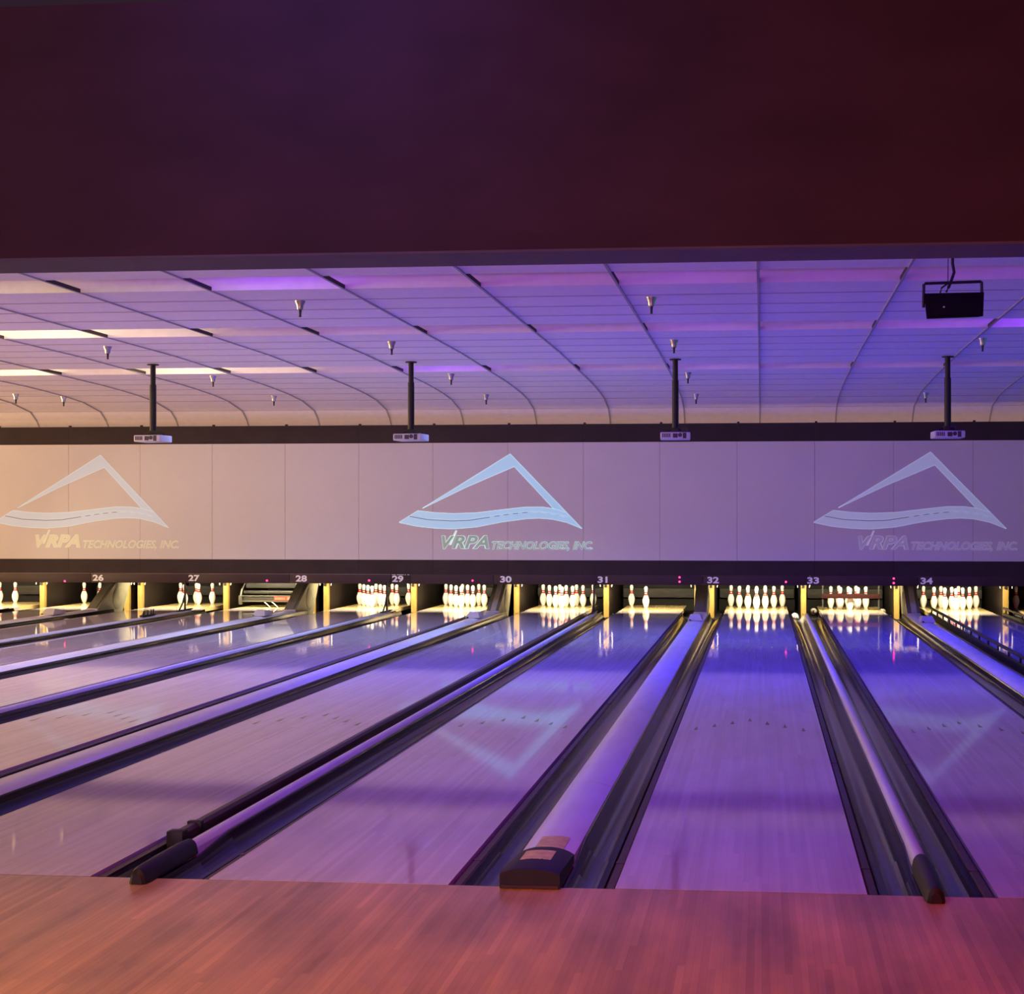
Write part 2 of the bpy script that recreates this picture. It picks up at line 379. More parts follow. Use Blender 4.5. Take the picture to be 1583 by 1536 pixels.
# wide divisions: arched white cap over the ball return, with a dark end box at the foul line
wlab = {25: 'below the hood at number 26', 27: 'below the hood at number 28', 29: 'below the hood at number 30', 31: 'nearest the camera, tan stickers on its dark end box', 33: 'at the right, beside the raised bumper rail', 35: 'at the right edge', 23: 'at the left edge'}
W = WID - 2*GW
def arch(w, zc, ze, n=12, rnd=False):
    f_ = (lambda t: math.sqrt(max(0, 1-t*t))) if rnd else (lambda t: 1-abs(t)**2.6)
    top = [(-w/2 + w*i/n, ze + (zc-ze)*f_(2*i/n-1)) for i in range(n+1)]
    return [(-w/2, -.135)] + top + [(w/2, -.135)]
for k in (25, 27, 29, 31, 33):
    r = thing('lane_divider', 'wide arched white lane divider ' + wlab[k], 'lane divider', (DIV[k], 0, 0), 'wide dividers between lane pairs')
    cuts = [6.33, 7.98 if k != 29 else 9.4, 12.2, 16.6, 22.42]
    for a, b in zip(cuts, cuts[1:]):
        m_ = MB(); m_.prism_y(arch(W-.004, .058, .028), a+.0045, b-.0045, sm=False); o = m_.build('cap_section', M['cap'], r)
        for p in o.data.polygons: p.use_smooth = p.normal.z > .3
    m_ = MB(); n = 10
    fr = [(x, z*1.12+.004) for x, z in arch(W+.004, .072, .052, n)]; bk = [(x, z) for x, z in arch(W+.004, .072, .040, n)]
    fr = [(x, max(z, 0.0)) if i in (0, len(fr)-1) else (x, z) for i, (x, z) in enumerate(fr)]
    ys = [(5.875, fr), (5.895, [(x, z+.006 if z > .01 else z) for x, z in fr]), (6.335, bk)]
    nn = len(fr); allv = []
    for y, pr in ys: allv += [(x, y, max(z, .0012)) for x, z in pr]
    fs = [(j*nn+i, j*nn+(i+1) % nn, (j+1)*nn+(i+1) % nn, (j+1)*nn+i) for j in range(2) for i in range(nn)]
    fs += [tuple(range(nn-1, -1, -1)), tuple(range(2*nn, 3*nn))]
    m_.add(allv, fs)
    e = m_.build('end_box', M['rubber'], r)
    m_ = MB(); m_.box((-W/2+.004, 5.868, .004), (W/2-.004, 5.876, .016)); m_.build('kick_lip', M['bumper'], e)
    if k == 31:
        zt = lambda x, zc, ze: ze + (zc-ze)*(1-abs(2*x/W)**2.6)
        for (xa, xb, ya, yb, zc, ze, z1c, z1e) in ((-.075, .062, 6.06, 6.24, .0785, .056, .0760, .049), (-.058, .075, 6.36, 6.60, .058, .028, .058, .028)):
            m_ = MB(); n = 6; vs = []
            for yy, c_, e_ in ((ya, zc+.0015, ze+.0015), (yb, z1c+.0005, z1e+.0005)):
                vs += [(xa+(xb-xa)*i/n, yy, zt(xa+(xb-xa)*i/n, c_, e_)+.0035) for i in range(n+1)]
            m_.add(vs, [(i, i+1, n+2+i, n+1+i) for i in range(n)])
            s_ = m_.build('sticker', M['tan'], r); s_['label'] = 'tan rectangular sticker'

# narrow divisions: a rounded rail ending in a dark rubber nose
nlab = {24: 'at the left edge', 26: 'left of the lane with the grey sweep', 28: 'below number 29', 30: 'beside the brown lifted bumper, below number 31', 32: 'at the right, below number 33', 34: 'beside the right-hand bumper rail'}
for k in (24, 26, 28, 30, 32, 34):
    r = thing('divider_rail', 'narrow rounded divider rail with dark nose ' + nlab[k], 'divider rail', (DIV[k], 0, 0), 'narrow rails between lanes')
    w = NAR - 2*GW - .004
    for a, b in zip([6.35, 9.1, 12.8, 17.5], [9.1, 12.8, 17.5, 22.42]):
        m_ = MB(); m_.prism_y([(x, z) for x, z in arch(w, .058, .028, 10, True)], a+.0025, b-.0025); o = m_.build('rail_section', M['cap'], r)
        for p in o.data.polygons: p.use_smooth = p.normal.z > .3
    m_ = MB(); rings = []
    for y, sc, zt_ in ((5.79, .55, .045), (5.80, .85, .066), (5.83, 1.0, .074), (6.0, 1.08, .078), (6.25, 1.08, .078), (6.35, 1.0, .072)):
        rings.append([(x*sc*1.25, y, max(.0012, z)) for x, z in arch(w, zt_, .010, 10, True)])
    nn = len(rings[0]); m_.add([p for rg in rings for p in rg], [(j*nn+i, j*nn+(i+1) % nn, (j+1)*nn+(i+1) % nn, (j+1)*nn+i) for j in range(5) for i in range(nn)] + [tuple(range(nn-1, -1, -1)), tuple(range(5*nn, 6*nn))], 0, False)
    o = m_.build('rubber_nose', M['rubber'], r)
    for p in o.data.polygons: p.use_smooth = p.normal.z > .2

# brown lifted bumper tube lying along the right gutter of lane 30
r = GUT[(30, 1)]
m_ = MB(); pr = [(.075, -.06), (.125, -.06), (.135, -.02), (.130, .030), (.115, .045), (.085, .045), (.070, .030), (.065, -.02)]
vs = []; ysx = [(6.62, 0, 0), (8.6, 0, 0), (10.5, -.03, -.012), (14, -.05, -.03), (22.6, -.05, -.04)]
for y, dx, dz in ysx: vs += [(x+dx, y, z+dz) for x, z in pr]
m_.add(vs, [(j*8+i, j*8+(i+1) % 8, (j+1)*8+(i+1) % 8, (j+1)*8+i) for j in range(4) for i in range(8)] + [(7, 6, 5, 4, 3, 2, 1, 0), tuple(range(32, 40))])
tb = m_.build('lifted_bumper', M['bumper'], r); tb['label'] = 'brown lifted bumper tube'
m_ = MB(); m_.box((.058, 6.57, -.066), (.142, 6.64, .052), bev=.008); m_.build('end_block', M['rubber'], tb)
m_ = MB(); m_.box((.066, 6.80, -.06), (.139, 6.84, .052), bev=.004); m_.build('collar', M['rubber'], tb)
m_ = MB(); m_.box((.012, 5.96, -.05), (.05, 22.0, -.012)); m_.build('support_strip', M['bumper'], r)

# raised bumper rails in both gutters of lane 34
for side in (-1, 1):
    r = GUT[(34, side)]; xe = (GW - .052) if side < 0 else .052
    m_ = MB(); m_.box((xe-.012, 7.2, -.078), (xe+.012, 22.9, .052), bev=.003); bb = m_.build('bumper_board', M['rubber'], r); bb['label'] = 'raised dark bumper board with a rail on posts'
    m_ = MB(); m_.box((xe-.015, 7.2, .108), (xe+.015, 22.9, .142), bev=.004); m_.build('top_bar', M['rubber'], bb)
    for i in range(23):
        m_ = MB(); y = 7.3+.7*i; m_.box((xe-.010, y-.014, .05), (xe+.010, y+.014, .110)); m_.build('post', M['rubber'], bb)

# ------------------------------------------------------------------ pins
IN = .0254
pp = [(0, 2.03), (.10, 2.25), (.75, 2.83), (2.25, 3.91), (3.375, 4.51), (4.5, 4.77), (5.2, 4.72), (5.875, 4.56), (7.25, 3.70), (8.0, 3.05), (8.625, 2.47), (9.05, 2.16), (9.375, 1.97), (9.7, 1.86), (10, 1.80), (10.35, 1.81), (10.875, 1.87), (11.75, 2.09), (12.625, 2.41), (13.5, 2.55), (14.1, 2.40), (14.6, 1.85), (14.85, 1.2), (15, .35)]
mis = [1 if (8.6 <= a[0] < 9.4 or 9.95 <= a[0] < 10.8) else 0 for a in pp[:-1]]
mb = MB(); mb.lathe([(d/2*IN, z*IN) for z, d in pp], 20, mis=mis); pin0 = mb.build('bowling_pin', [M['pin'], M['pinred']])
off = {1: (0, 0), 2: (-1, 1), 3: (1, 1), 4: (-2, 2), 5: (0, 2), 6: (2, 2), 7: (-3, 3), 8: (-1, 3), 9: (1, 3), 10: (3, 3)}
spot = {1: 'front point', 2: 'left of second row', 3: 'right of second row', 4: 'left of third row', 5: 'middle of third row', 6: 'right of third row', 7: 'back left corner', 8: 'second from left in back row', 9: 'second from right in back row', 10: 'back right corner'}
rackname = {28: 'full rack left of number 29', 29: 'full rack left of number 30', 30: 'full rack left of number 31', 32: 'full rack between numbers 32 and 33', 33: 'rack behind the maroon bar', 34: 'full rack by the right-hand bumper rails'}
ALL = list(range(1, 11))
RACK = {24: [7, 8], 25: [7, 8], 26: [7, 2, 8, 5, 9], 28: ALL, 29: ALL, 30: ALL, 31: [7, 2], 32: ALL, 33: [1, 2, 3, 4, 5, 6, 8, 9], 34: ALL, 35: [7]}
odd = {(24, 7): 'white pin cut by the left edge of the photo', (24, 8): 'white pin standing alone near the left edge',
       (25, 7): 'white pin left of the grey hood under number 26', (25, 8): 'white pin half hidden behind the grey hood under number 26',
       (26, 7): 'white pin, rear one of the overlapping left pair under number 27', (26, 2): 'white pin, front one of the overlapping left pair under number 27',
       (26, 8): 'white pin, rear one of the overlapping middle pair under number 27', (26, 5): 'white pin, front one of the overlapping middle pair under number 27',
       (26, 9): 'single white pin right of the two pairs under number 27', (31, 7): 'white pin, left and farther of the two left standing',
       (31, 2): 'white pin, right and nearer of the two left standing', (35, 7): 'unlit pin standing in the dark at the right edge'}
first = True
for k, lst in RACK.items():
    for n in lst:
        p = pin0 if first else pin0.copy()
        if not first: COL.objects.link(p)
        first = False
        p.location = (LANE[k]+off[n][0]*.1524-{24: .11, 25: .07}.get(k, 0), HEAD+off[n][1]*.264, .0003)
        tag(p, odd.get((k, n)) or 'white pin, ' + spot[n] + ', ' + rackname[k], 'bowling pin', 'standing bowling pins')
for x, y, z, rot, lab in ((LANE[32]+LW/2+.10, 23.55, -.08, (PI/2, 0, .12), 'fallen white pin lying head on in the gutter by number 33 post'),
                          (LANE[33]-LW/2-.085, 24.75, -.078, (PI/2-.05, 0, .12), 'fallen white pin tip left of the rack behind the maroon bar'),
                          (LANE[33]+LW/2+.085, 24.75, -.078, (PI/2-.05, 0, -.12), 'fallen white pin tip right of the rack behind the maroon bar')):
    p = pin0.copy(); COL.objects.link(p); p.rotation_euler = rot; p.location = (x, y+.19, z); tag(p, lab, 'bowling pin', 'fallen bowling pins')

# ------------------------------------------------------------------ pit end: kickbacks, hoods, curtains
kl = {23: 'left edge', 24: 'narrow rail nearest the left edge', 25: 'number 26 hood', 26: 'narrow rail between a few pins and the grey sweep', 27: 'number 28 hood', 28: 'number 29', 29: 'number 30 hood', 30: 'number 31', 31: 'number 32 hood', 32: 'number 33', 33: 'number 34 hood', 34: 'right end of the raised bumper lane', 35: 'right edge'}
def kickback(x, lab, t=.085):
    r = thing('kickback_wall', lab, 'kickback wall', (x, 0, -.14), 'kickback walls between the pits')
    m_ = MB(); m_.box((-t/2, 24.06, 0), (t/2, 26.3, .80)); m_.build('side_panel', M['kick'], r)
    m_ = MB(); m_.box((-t/2-.002, 23.98, 0), (t/2+.002, 24.06, .80), bev=.004); m_.build('front_post', M['post'], r)
    m_ = MB(); m_.box((-.028, 23.955, .52), (.012, 23.98, .66)); m_.build('latch', M['blackmetal'], r)
    for s in (-1, 1):
        m_ = MB(); m_.tube([(s*(t/2+.06), 23.98, .80), (s*(t/2+.065), 23.97, .60), (s*(t/2+.055), 23.96, .53)], [.010, .012, .008], 6); m_.tube([(s*(t/2), 24.0, .78), (s*(t/2+.07), 23.98, .78)], .008, 6)
        m_.build('hook', M['box'], r)
    return r
for k in range(24, 35):
    if k % 2 == 0: kickback(DIV[k], 'pit partition with yellow front post by ' + kl[k])
    else:
        kickback(DIV[k]-.125, 'pit partition with yellow front post left behind ' + kl[k]); kickback(DIV[k]+.125, 'pit partition with yellow front post right behind ' + kl[k])
hoods = {25: 'grey slanted ball return hood under number 26', 27: 'grey slanted ball return hood right of the grey sweep', 29: 'grey slanted ball return hood under number 30', 31: 'grey ball return hood under number 32', 33: 'grey ball return hood with pale strip under number 34'}
for k, lab in hoods.items():
    r = thing('ball_return_hood', lab, 'ball return hood', (DIV[k], 0, 0), 'ball return hoods')
    w = .102
    m_ = MB(); m_.prism_x([(22.44, -.14), (22.44, .05), (23.25, .56), (23.72, .56), (23.30, -.14)], -w, w); m_.build('body', M['hood'], r)
    m_ = MB(); m_.prism_x([(22.43, .052), (22.46, .062), (23.25, .565), (23.25, .55)], -.035, .055); o = m_.build('chute_strip', M['hoodlight'] if k in (29, 33) else M['hood'], r)
    for s in (-1, 1):
        m_ = MB(); m_.lathe([(.19, 0), (.185, .006), (.15, .013), (.10, .019), (.04, .022), (.005, .0225)], 20, mtx=Matrix.Translation((s*w, 23.17, .20)) @ Matrix.Rotation(s*PI/2, 4, 'Y')); m_.build('side_bulge', M['hood'], r)
    m_ = MB(); m_.box((-w-.004, 22.42, .03), (w+.004, 22.46, .066), bev=.006); m_.build('foot_flange', M['box'], r)
curt = {k: 'dark pit curtain behind the ' + (rackname.get(k) or {24: 'pins at the left edge', 25: 'pins left of number 26 hood', 26: 'few pins under number 27', 27: 'grey sweep machine', 31: 'two remaining pins', 35: 'unlit pin at the right edge'}[k]) for k in range(24, 36)}
for k in range(24, 36):
    r = thing('pit_curtain', curt[k], 'pit curtain', (LANE[k], 25.95, -.14), 'pit curtains')
    m_ = MB(); n = 14; pts = [(-.70+1.4*i/n, .012*math.sin(i*1.7)) for i in range(n+1)]
    m_.add([(x, y, z) for z in (0, .95) for x, y in pts], [(i, i+1, n+2+i, n+1+i) for i in range(n)], 0, True)
    m_.add([(x, y+.02, z) for z in (0, .95) for x, y in pts], [(i, i+1, n+2+i, n+1+i) for i in range(n)], 0, True); m_.build('curtain', M['curtain'], r)
    m_ = MB(); m_.box((-.69, -.16, .24), (.69, -.03, .42), bev=.03); m_.build('cushion', M['cushion'], r)
    m_ = MB(); m_.box((-.69, -.25, .56), (.69, -.10, .66), bev=.02); m_.build('ball_guard', M['pit'], r)

# sweep machine of lane 27 and the maroon bar of lane 33
r = thing('sweep_machine', 'grey pinsetter sweep lowered over an empty pin deck under number 28', 'sweep', (LANE[27], 23.95, 0))
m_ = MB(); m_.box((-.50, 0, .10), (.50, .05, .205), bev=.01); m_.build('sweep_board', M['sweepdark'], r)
m_ = MB(); m_.box((-.53, -.02, .192), (.53, .06, .212), bev=.005); m_.box((-.545, -.03, .05), (-.49, .06, .212), bev=.012); m_.box((.49, -.03, .05), (.545, .06, .212), bev=.012); m_.build('frame', M['sweep'], r)
m_ = MB(); m_.box((-.50, -.012, .098), (.50, .001, .125)); m_.build('lower_lip', M['sweep'], r)
m_ = MB(); m_.tube([(-.515, .0, .20), (-.51, .05, .32), (-.46, .1, .44), (-.40, .16, .60)], .018, 8); m_.tube([(.515, .0, .20), (.51, .05, .32), (.46, .1, .44), (.40, .16, .60)], .018, 8); m_.box((-.45, .13, .58), (.45, .2, .62)); m_.build('arm', M['sweep'], r)
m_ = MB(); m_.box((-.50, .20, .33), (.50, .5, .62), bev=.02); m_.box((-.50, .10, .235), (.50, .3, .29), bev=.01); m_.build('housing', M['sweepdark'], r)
m_ = MB(); m_.box((.10, -.022, .125), (.42, -.002, .195)); sg = m_.build('sign', M['redsign'], r); sg['label'] = 'small glowing red sign'
m_ = MB()
for i in range(9):
    x = .115+.021*i; m_.box((x, -.026, .14), (x+.014, -.0215, .18))
m_.box((.335, -.026, .135), (.385, -.0215, .185)); m_.build('lettering', M['signtext'], sg)
for dx, l in ((-.085, .11), (.055, .075)):
    m_ = MB(); m_.tube([(dx, .0, .10), (dx+.09, .04, .004)], [.012, .006], 6); m_.build('wiper', M['pin'], r)
r = thing('sweep_bar', 'maroon bar crossing the necks of the pins left of number 34', 'sweep', (LANE[33], 24.02, 0))
m_ = MB(); m_.box((-.50, 0, .205), (.50, .035, .282), bev=.006); m_.build('bar', M['maroon'], r)
for s in (-1, 1):
    m_ = MB(); m_.box((s*.475-.012, .036, .001), (s*.475+.012, .06, 1.0)); m_.build('arm', M['pit'], r)

# small white-grey sensor boxes on the wide caps
slab = {25: (400-345, 948, 'grey folded sensor box on the cap left of number 26'), 27: (398, 950, 'grey folded sensor box on the cap before the grey sweep'), 29: (732, 953, 'grey sensor box on the cap left of number 30'), 31: (1070, 957, 'violet-grey sensor box on the cap under number 32'), 33: (1432, 960, 'violet-grey sensor box on the cap under number 34')}
for k, (px, py, lab) in slab.items():
    x, y, z = on_plane(px, py+2, Z=.062); y = min(max(y, 20.0), 21.6)
    r = thing('sensor_box', lab, 'sensor box', (DIV[k], y, .066), 'sensor boxes on the wide caps')
    m_ = MB(); m_.add([(-.11, 0, -.004), (.11, 0, -.004), (.11, .30, -.004), (-.11, .30, -.004), (-.06, .12, .085), (.07, .12, .085), (.09, .30, .062), (-.09, .30, .062)], [(0, 3, 2, 1), (4, 5, 6, 7), (0, 1, 5, 4), (1, 2, 6, 5), (2, 3, 7, 6), (3, 0, 4, 7)]); m_.build('shell', M['box'], r)
    m_ = MB(); m_.box((-.075, .30, -.003), (.085, .46, .05), bev=.01); m_.build('rear_housing', M['box'], r)
    m_ = MB(); m_.box((-.085, -.006, -.002), (-.060, .002, .016)); m_.build('sensor_window', M['blackmetal'], r)
# forked stands on narrow rails
def y_at(X, px):
    u = (px-CX)/F_PX; s, c = math.sin(YAW), math.cos(YAW)
    return X*(c+u*s)/(u*c-s)
for k, px, lab in ((26, 288, 'dark forked stand on the narrow rail in front of the pins under number 27'), (28, 603, 'dark forked stand on the narrow rail below number 29'), (30, 921, 'dark forked stand on the narrow rail below number 31')):
    y = min(y_at(DIV[k], px), 22.2)
    r = thing('forked_stand', lab, 'stand', (DIV[k], y, .0585), 'forked stands on the narrow rails')
    m_ = MB(); m_.box((-.024, -.30, 0), (.024, .30, .016), bev=.004); m_.build('foot', M['blackmetal'], r)
    m_ = MB(); m_.box((-.014, .02, .012), (.014, .05, .50)); m_.build('upright', M['blackmetal'], r)
    m_ = MB(); m_.tube([(0, -.20, .01), (0, -.06, .12), (0, .03, .27)], .014, 6); m_.build('brace', M['blackmetal'], r)
x, y, z = on_plane(228, 952, Z=.06)
r = thing('clip_bracket', 'small dark spiky bracket on the rail left of number 27', 'bracket', (DIV[26], y_at(DIV[26], 228), .0585))
m_ = MB(); m_.box((-.03, -.22, 0), (.03, .22, .03), bev=.006); m_.build('base', M['blackmetal'], r)
for yy in (-.16, -.02, .1, .18):
    m_ = MB(); m_.tube([(0, yy, .02), (.01, yy+.01, .07), (0, yy+.03, .10)], [.02, .014, .004], 6); m_.build('prong', M['blackmetal'], r)
mb = MB(); mb.lathe([(.004, 0), (.05, .004), (.075, .025), (.07, .05), (.04, .068), (.004, .074)], 16, mtx=Matrix.Diagonal((.75, 1.5, 1, 1)))
o = mb.build('oval_sensor', M['pin'], GUT[(26, -1)], loc=(.075, 21.2, -.085)); o['label'] = 'small white oval sensor'

# ------------------------------------------------------------------ masking units
SEAM = [-5.34 + 1.2362*i for i in range(-7, 9)]
plab = ['beyond the left edge of the photo', 'behind the left end of the leftmost logo', 'behind the peak of the leftmost logo', 'behind the right tip of the leftmost logo', 'plain, above number 27 and 28 gap', 'plain, above and right of number 28',
        'with the road tip of the middle logo, above number 29', 'with the left slope of the middle logo', 'with the right slope of the middle logo', 'with the last letters of the middle logo, above number 31', 'plain, below the third projector', 'plain, between number 32 and the right-hand logo',
        'with the road tip of the right-hand logo, above number 33', 'with the peak of the right-hand logo', 'with the right tip of the right-hand logo', 'beyond the right edge of the photo']
for i, x in enumerate(SEAM):
    r = thing('masking_panel', 'pale black-banded masking panel ' + plab[i], 'masking panel', (x, MASK, 0), 'masking panels in a row')
    w = 1.2362; g = .0022; j = random.uniform(-.003, .003)
    m_ = MB(); m_.box((g, 0+j*.3, .90), (w-g, .03, 2.803)); m_.build('screen', M['screen'], r)
    m_ = MB(); m_.box((g*.3, 0+j*.3, 2.803), (w-g*.3, .03, 3.098)); m_.build('top_band', M['blackcloth'], r)
    m_ = MB(); m_.box((g*.5, 0+j*.3, .662), (w-g*.5, .03, .90)); m_.build('lower_band', M['blackcloth'], r)
    m_ = MB(); m_.box((.002, -.004, 3.085), (.040, .034, 3.122), bev=.004); m_.build('clip', M['blackmetal'], r)
mb = MB(); mb.box((XL, MASK+.036, .66), (XR, MASK+.05, 3.06)); mb.box((XL, MASK+.025, .52), (XR, MASK+.05, .655)); struct(mb.build('trim_5', M['void']))   # backing frame of the row
numpos = {26: -11.004, 27: -9.357, 28: -7.535, 29: -5.92, 30: -4.134, 31: -2.556, 32: -.775, 33: .814, 34: 2.594}
leds = [(100, 898), (412.6, 897.3), (570.5, 897), (730.5, 897.3), (1050.5, 892.2), (1050.5, 899), (1215, 899.3), (1381.7, 894), (1381.7, 901)]
ledw = [on_plane(px, py, Y=MASK-.01) for px, py in leds]
for k in range(25, 36):
    xa = DIV[k-1]+.05; xb = DIV[k]+.05 if k < 35 else XR
    lab = ('dark lane number board reading %d' % k) if k in numpos else ('dark lane number board cut off at the ' + ('right edge' if k == 35 else 'left edge'))
    r = thing('lane_number_board', lab, 'number board', (0, MASK, 0), 'lane number boards')
    m_ = MB(); m_.box((xa+.004, -.004, .508), (xb-.004, .025, .660), bev=.003); b = m_.build('board', M['board'], r)
    m_ = MB(); m_.box((xa+.001, -.002, .6605), (xb-.001, .012, .6632)); m_.build('edge_trim', M['light_seam'] if k < 29 else M['board'], r)
    if k in numpos:
        xc = numpos[k]; hw = .094 if k != 31 else .080
        vs, fs = text_geo(str(k), xc-hw, xc+hw, .535, .640, .035)
        m_ = MB(); m_.add([(x, -.0062, z) for x, z in vs], fs); o = m_.build('number', M['digit'], r, weld=False)
        if k == 29:
            m_ = MB(); m_.box((xc-.108, -.0055, .510), (xc+.22, -.004, .652)); m_.build('patch', M['blackcloth'], r)
            m_ = MB()
            for a, b_ in ((-.100, -.035), (-.015, .10), (.115, .135), (.16, .19)): m_.box((xc+a, -.0062, .650), (xc+b_, -.004, .659))
            m_.build('torn_edge', M['pin'], r)
    for x, y, z in ledw:
        if xa < x < xb:
            m_ = MB(); m_.lathe([(.016, 0), (.016, .006), (.010, .012), (.002, .014)], 12, mtx=Matrix.Translation((x, -.004, z)) @ Matrix.Rotation(PI/2, 4, 'X')); m_.build('indicator_light', M['led'], r)

# ------------------------------------------------------------------ projected logos: projector light drawn as thin glowing shapes on the screen
def cp(px, py):                                                  # digitised on the middle logo
    x, y, z = on_plane(560+px/3.9575, 640+py/3.9575, Y=MASK); return x, z
peak = [(370, 575), (640, 408), (905, 243), (1080, 425), (1250, 601), (1170, 578), (1050, 448), (930, 320), (640, 445)]
road_up = [(340, 590), (450, 603), (560, 608), (700, 603), (850, 585), (1000, 568), (1100, 568), (1175, 579)]
road_lo = [(225, 662), (330, 685), (450, 698), (560, 702), (700, 690), (850, 660), (1000, 640), (1080, 636), (1160, 642), (1250, 662), (1345, 700)]
road_mid = [(290, 625), (400, 645), (550, 653), (650, 650), (780, 630), (900, 612), (1000, 601), (1100, 601), (1200, 617), (1262, 637)]
def interp(poly, t):
    ln = [0]
    for a, b in zip(poly, poly[1:]): ln.append(ln[-1]+math.hypot(b[0]-a[0], b[1]-a[1]))
    t *= ln[-1]
    for i in range(len(poly)-1):
        if t <= ln[i+1]+1e-9:
            f = (t-ln[i])/(ln[i+1]-ln[i]); return (poly[i][0]+f*(poly[i+1][0]-poly[i][0]), poly[i][1]+f*(poly[i+1][1]-poly[i][1]))
    return poly[-1]
def ribbon(m_, pts, w, y0, mi, t0=0, t1=1):
    pts = [cp(*p) for p in pts]
    for a, b in zip(pts, pts[1:]):
        d = Vector((b[0]-a[0], b[1]-a[1])); n = Vector((-d.y, d.x)).normalized()*w/2
        m_.add([(a[0]-n.x, y0, a[1]-n.y), (b[0]-n.x, y0, b[1]-n.y), (b[0]+n.x, y0, b[1]+n.y), (a[0]+n.x, y0, a[1]+n.y)], [(0, 1, 2, 3)], mi)
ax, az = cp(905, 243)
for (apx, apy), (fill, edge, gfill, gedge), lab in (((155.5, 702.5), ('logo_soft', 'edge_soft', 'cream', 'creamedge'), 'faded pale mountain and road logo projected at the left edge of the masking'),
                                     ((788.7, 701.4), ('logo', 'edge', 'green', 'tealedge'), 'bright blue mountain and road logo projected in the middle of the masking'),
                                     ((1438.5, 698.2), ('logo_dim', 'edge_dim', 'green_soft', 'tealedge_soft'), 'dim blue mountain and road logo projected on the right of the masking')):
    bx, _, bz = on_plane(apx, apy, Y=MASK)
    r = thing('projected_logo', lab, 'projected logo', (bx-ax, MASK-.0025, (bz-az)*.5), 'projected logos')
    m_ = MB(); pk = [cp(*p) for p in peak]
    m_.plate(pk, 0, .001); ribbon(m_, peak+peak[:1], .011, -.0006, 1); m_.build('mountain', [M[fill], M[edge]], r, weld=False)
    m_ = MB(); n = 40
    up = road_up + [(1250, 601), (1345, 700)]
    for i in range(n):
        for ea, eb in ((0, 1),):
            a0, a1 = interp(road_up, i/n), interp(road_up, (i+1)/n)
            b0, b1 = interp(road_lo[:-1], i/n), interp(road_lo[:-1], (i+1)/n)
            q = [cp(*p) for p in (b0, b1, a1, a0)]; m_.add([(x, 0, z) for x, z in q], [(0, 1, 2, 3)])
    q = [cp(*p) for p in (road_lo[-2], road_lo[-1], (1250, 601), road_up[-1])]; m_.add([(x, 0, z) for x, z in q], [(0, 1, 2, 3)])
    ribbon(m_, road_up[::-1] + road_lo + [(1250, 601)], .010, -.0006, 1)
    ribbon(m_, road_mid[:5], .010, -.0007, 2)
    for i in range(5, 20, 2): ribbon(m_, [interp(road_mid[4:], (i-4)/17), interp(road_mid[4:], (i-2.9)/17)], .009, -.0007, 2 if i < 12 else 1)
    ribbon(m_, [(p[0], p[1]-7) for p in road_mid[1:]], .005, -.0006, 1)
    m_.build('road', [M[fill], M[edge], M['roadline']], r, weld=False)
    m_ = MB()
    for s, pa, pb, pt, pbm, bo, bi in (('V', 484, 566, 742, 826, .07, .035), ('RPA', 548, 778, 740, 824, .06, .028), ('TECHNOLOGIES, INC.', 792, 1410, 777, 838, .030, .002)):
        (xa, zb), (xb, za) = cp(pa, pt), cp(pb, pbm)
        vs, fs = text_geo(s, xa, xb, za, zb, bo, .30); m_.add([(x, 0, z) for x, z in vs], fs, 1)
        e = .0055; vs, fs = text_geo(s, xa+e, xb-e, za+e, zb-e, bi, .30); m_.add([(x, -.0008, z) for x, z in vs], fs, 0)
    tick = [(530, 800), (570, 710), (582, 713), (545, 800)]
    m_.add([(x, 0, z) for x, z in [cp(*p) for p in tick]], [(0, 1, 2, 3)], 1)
    m_.build('lettering', [M[gfill], M[gedge]], r, weld=False)

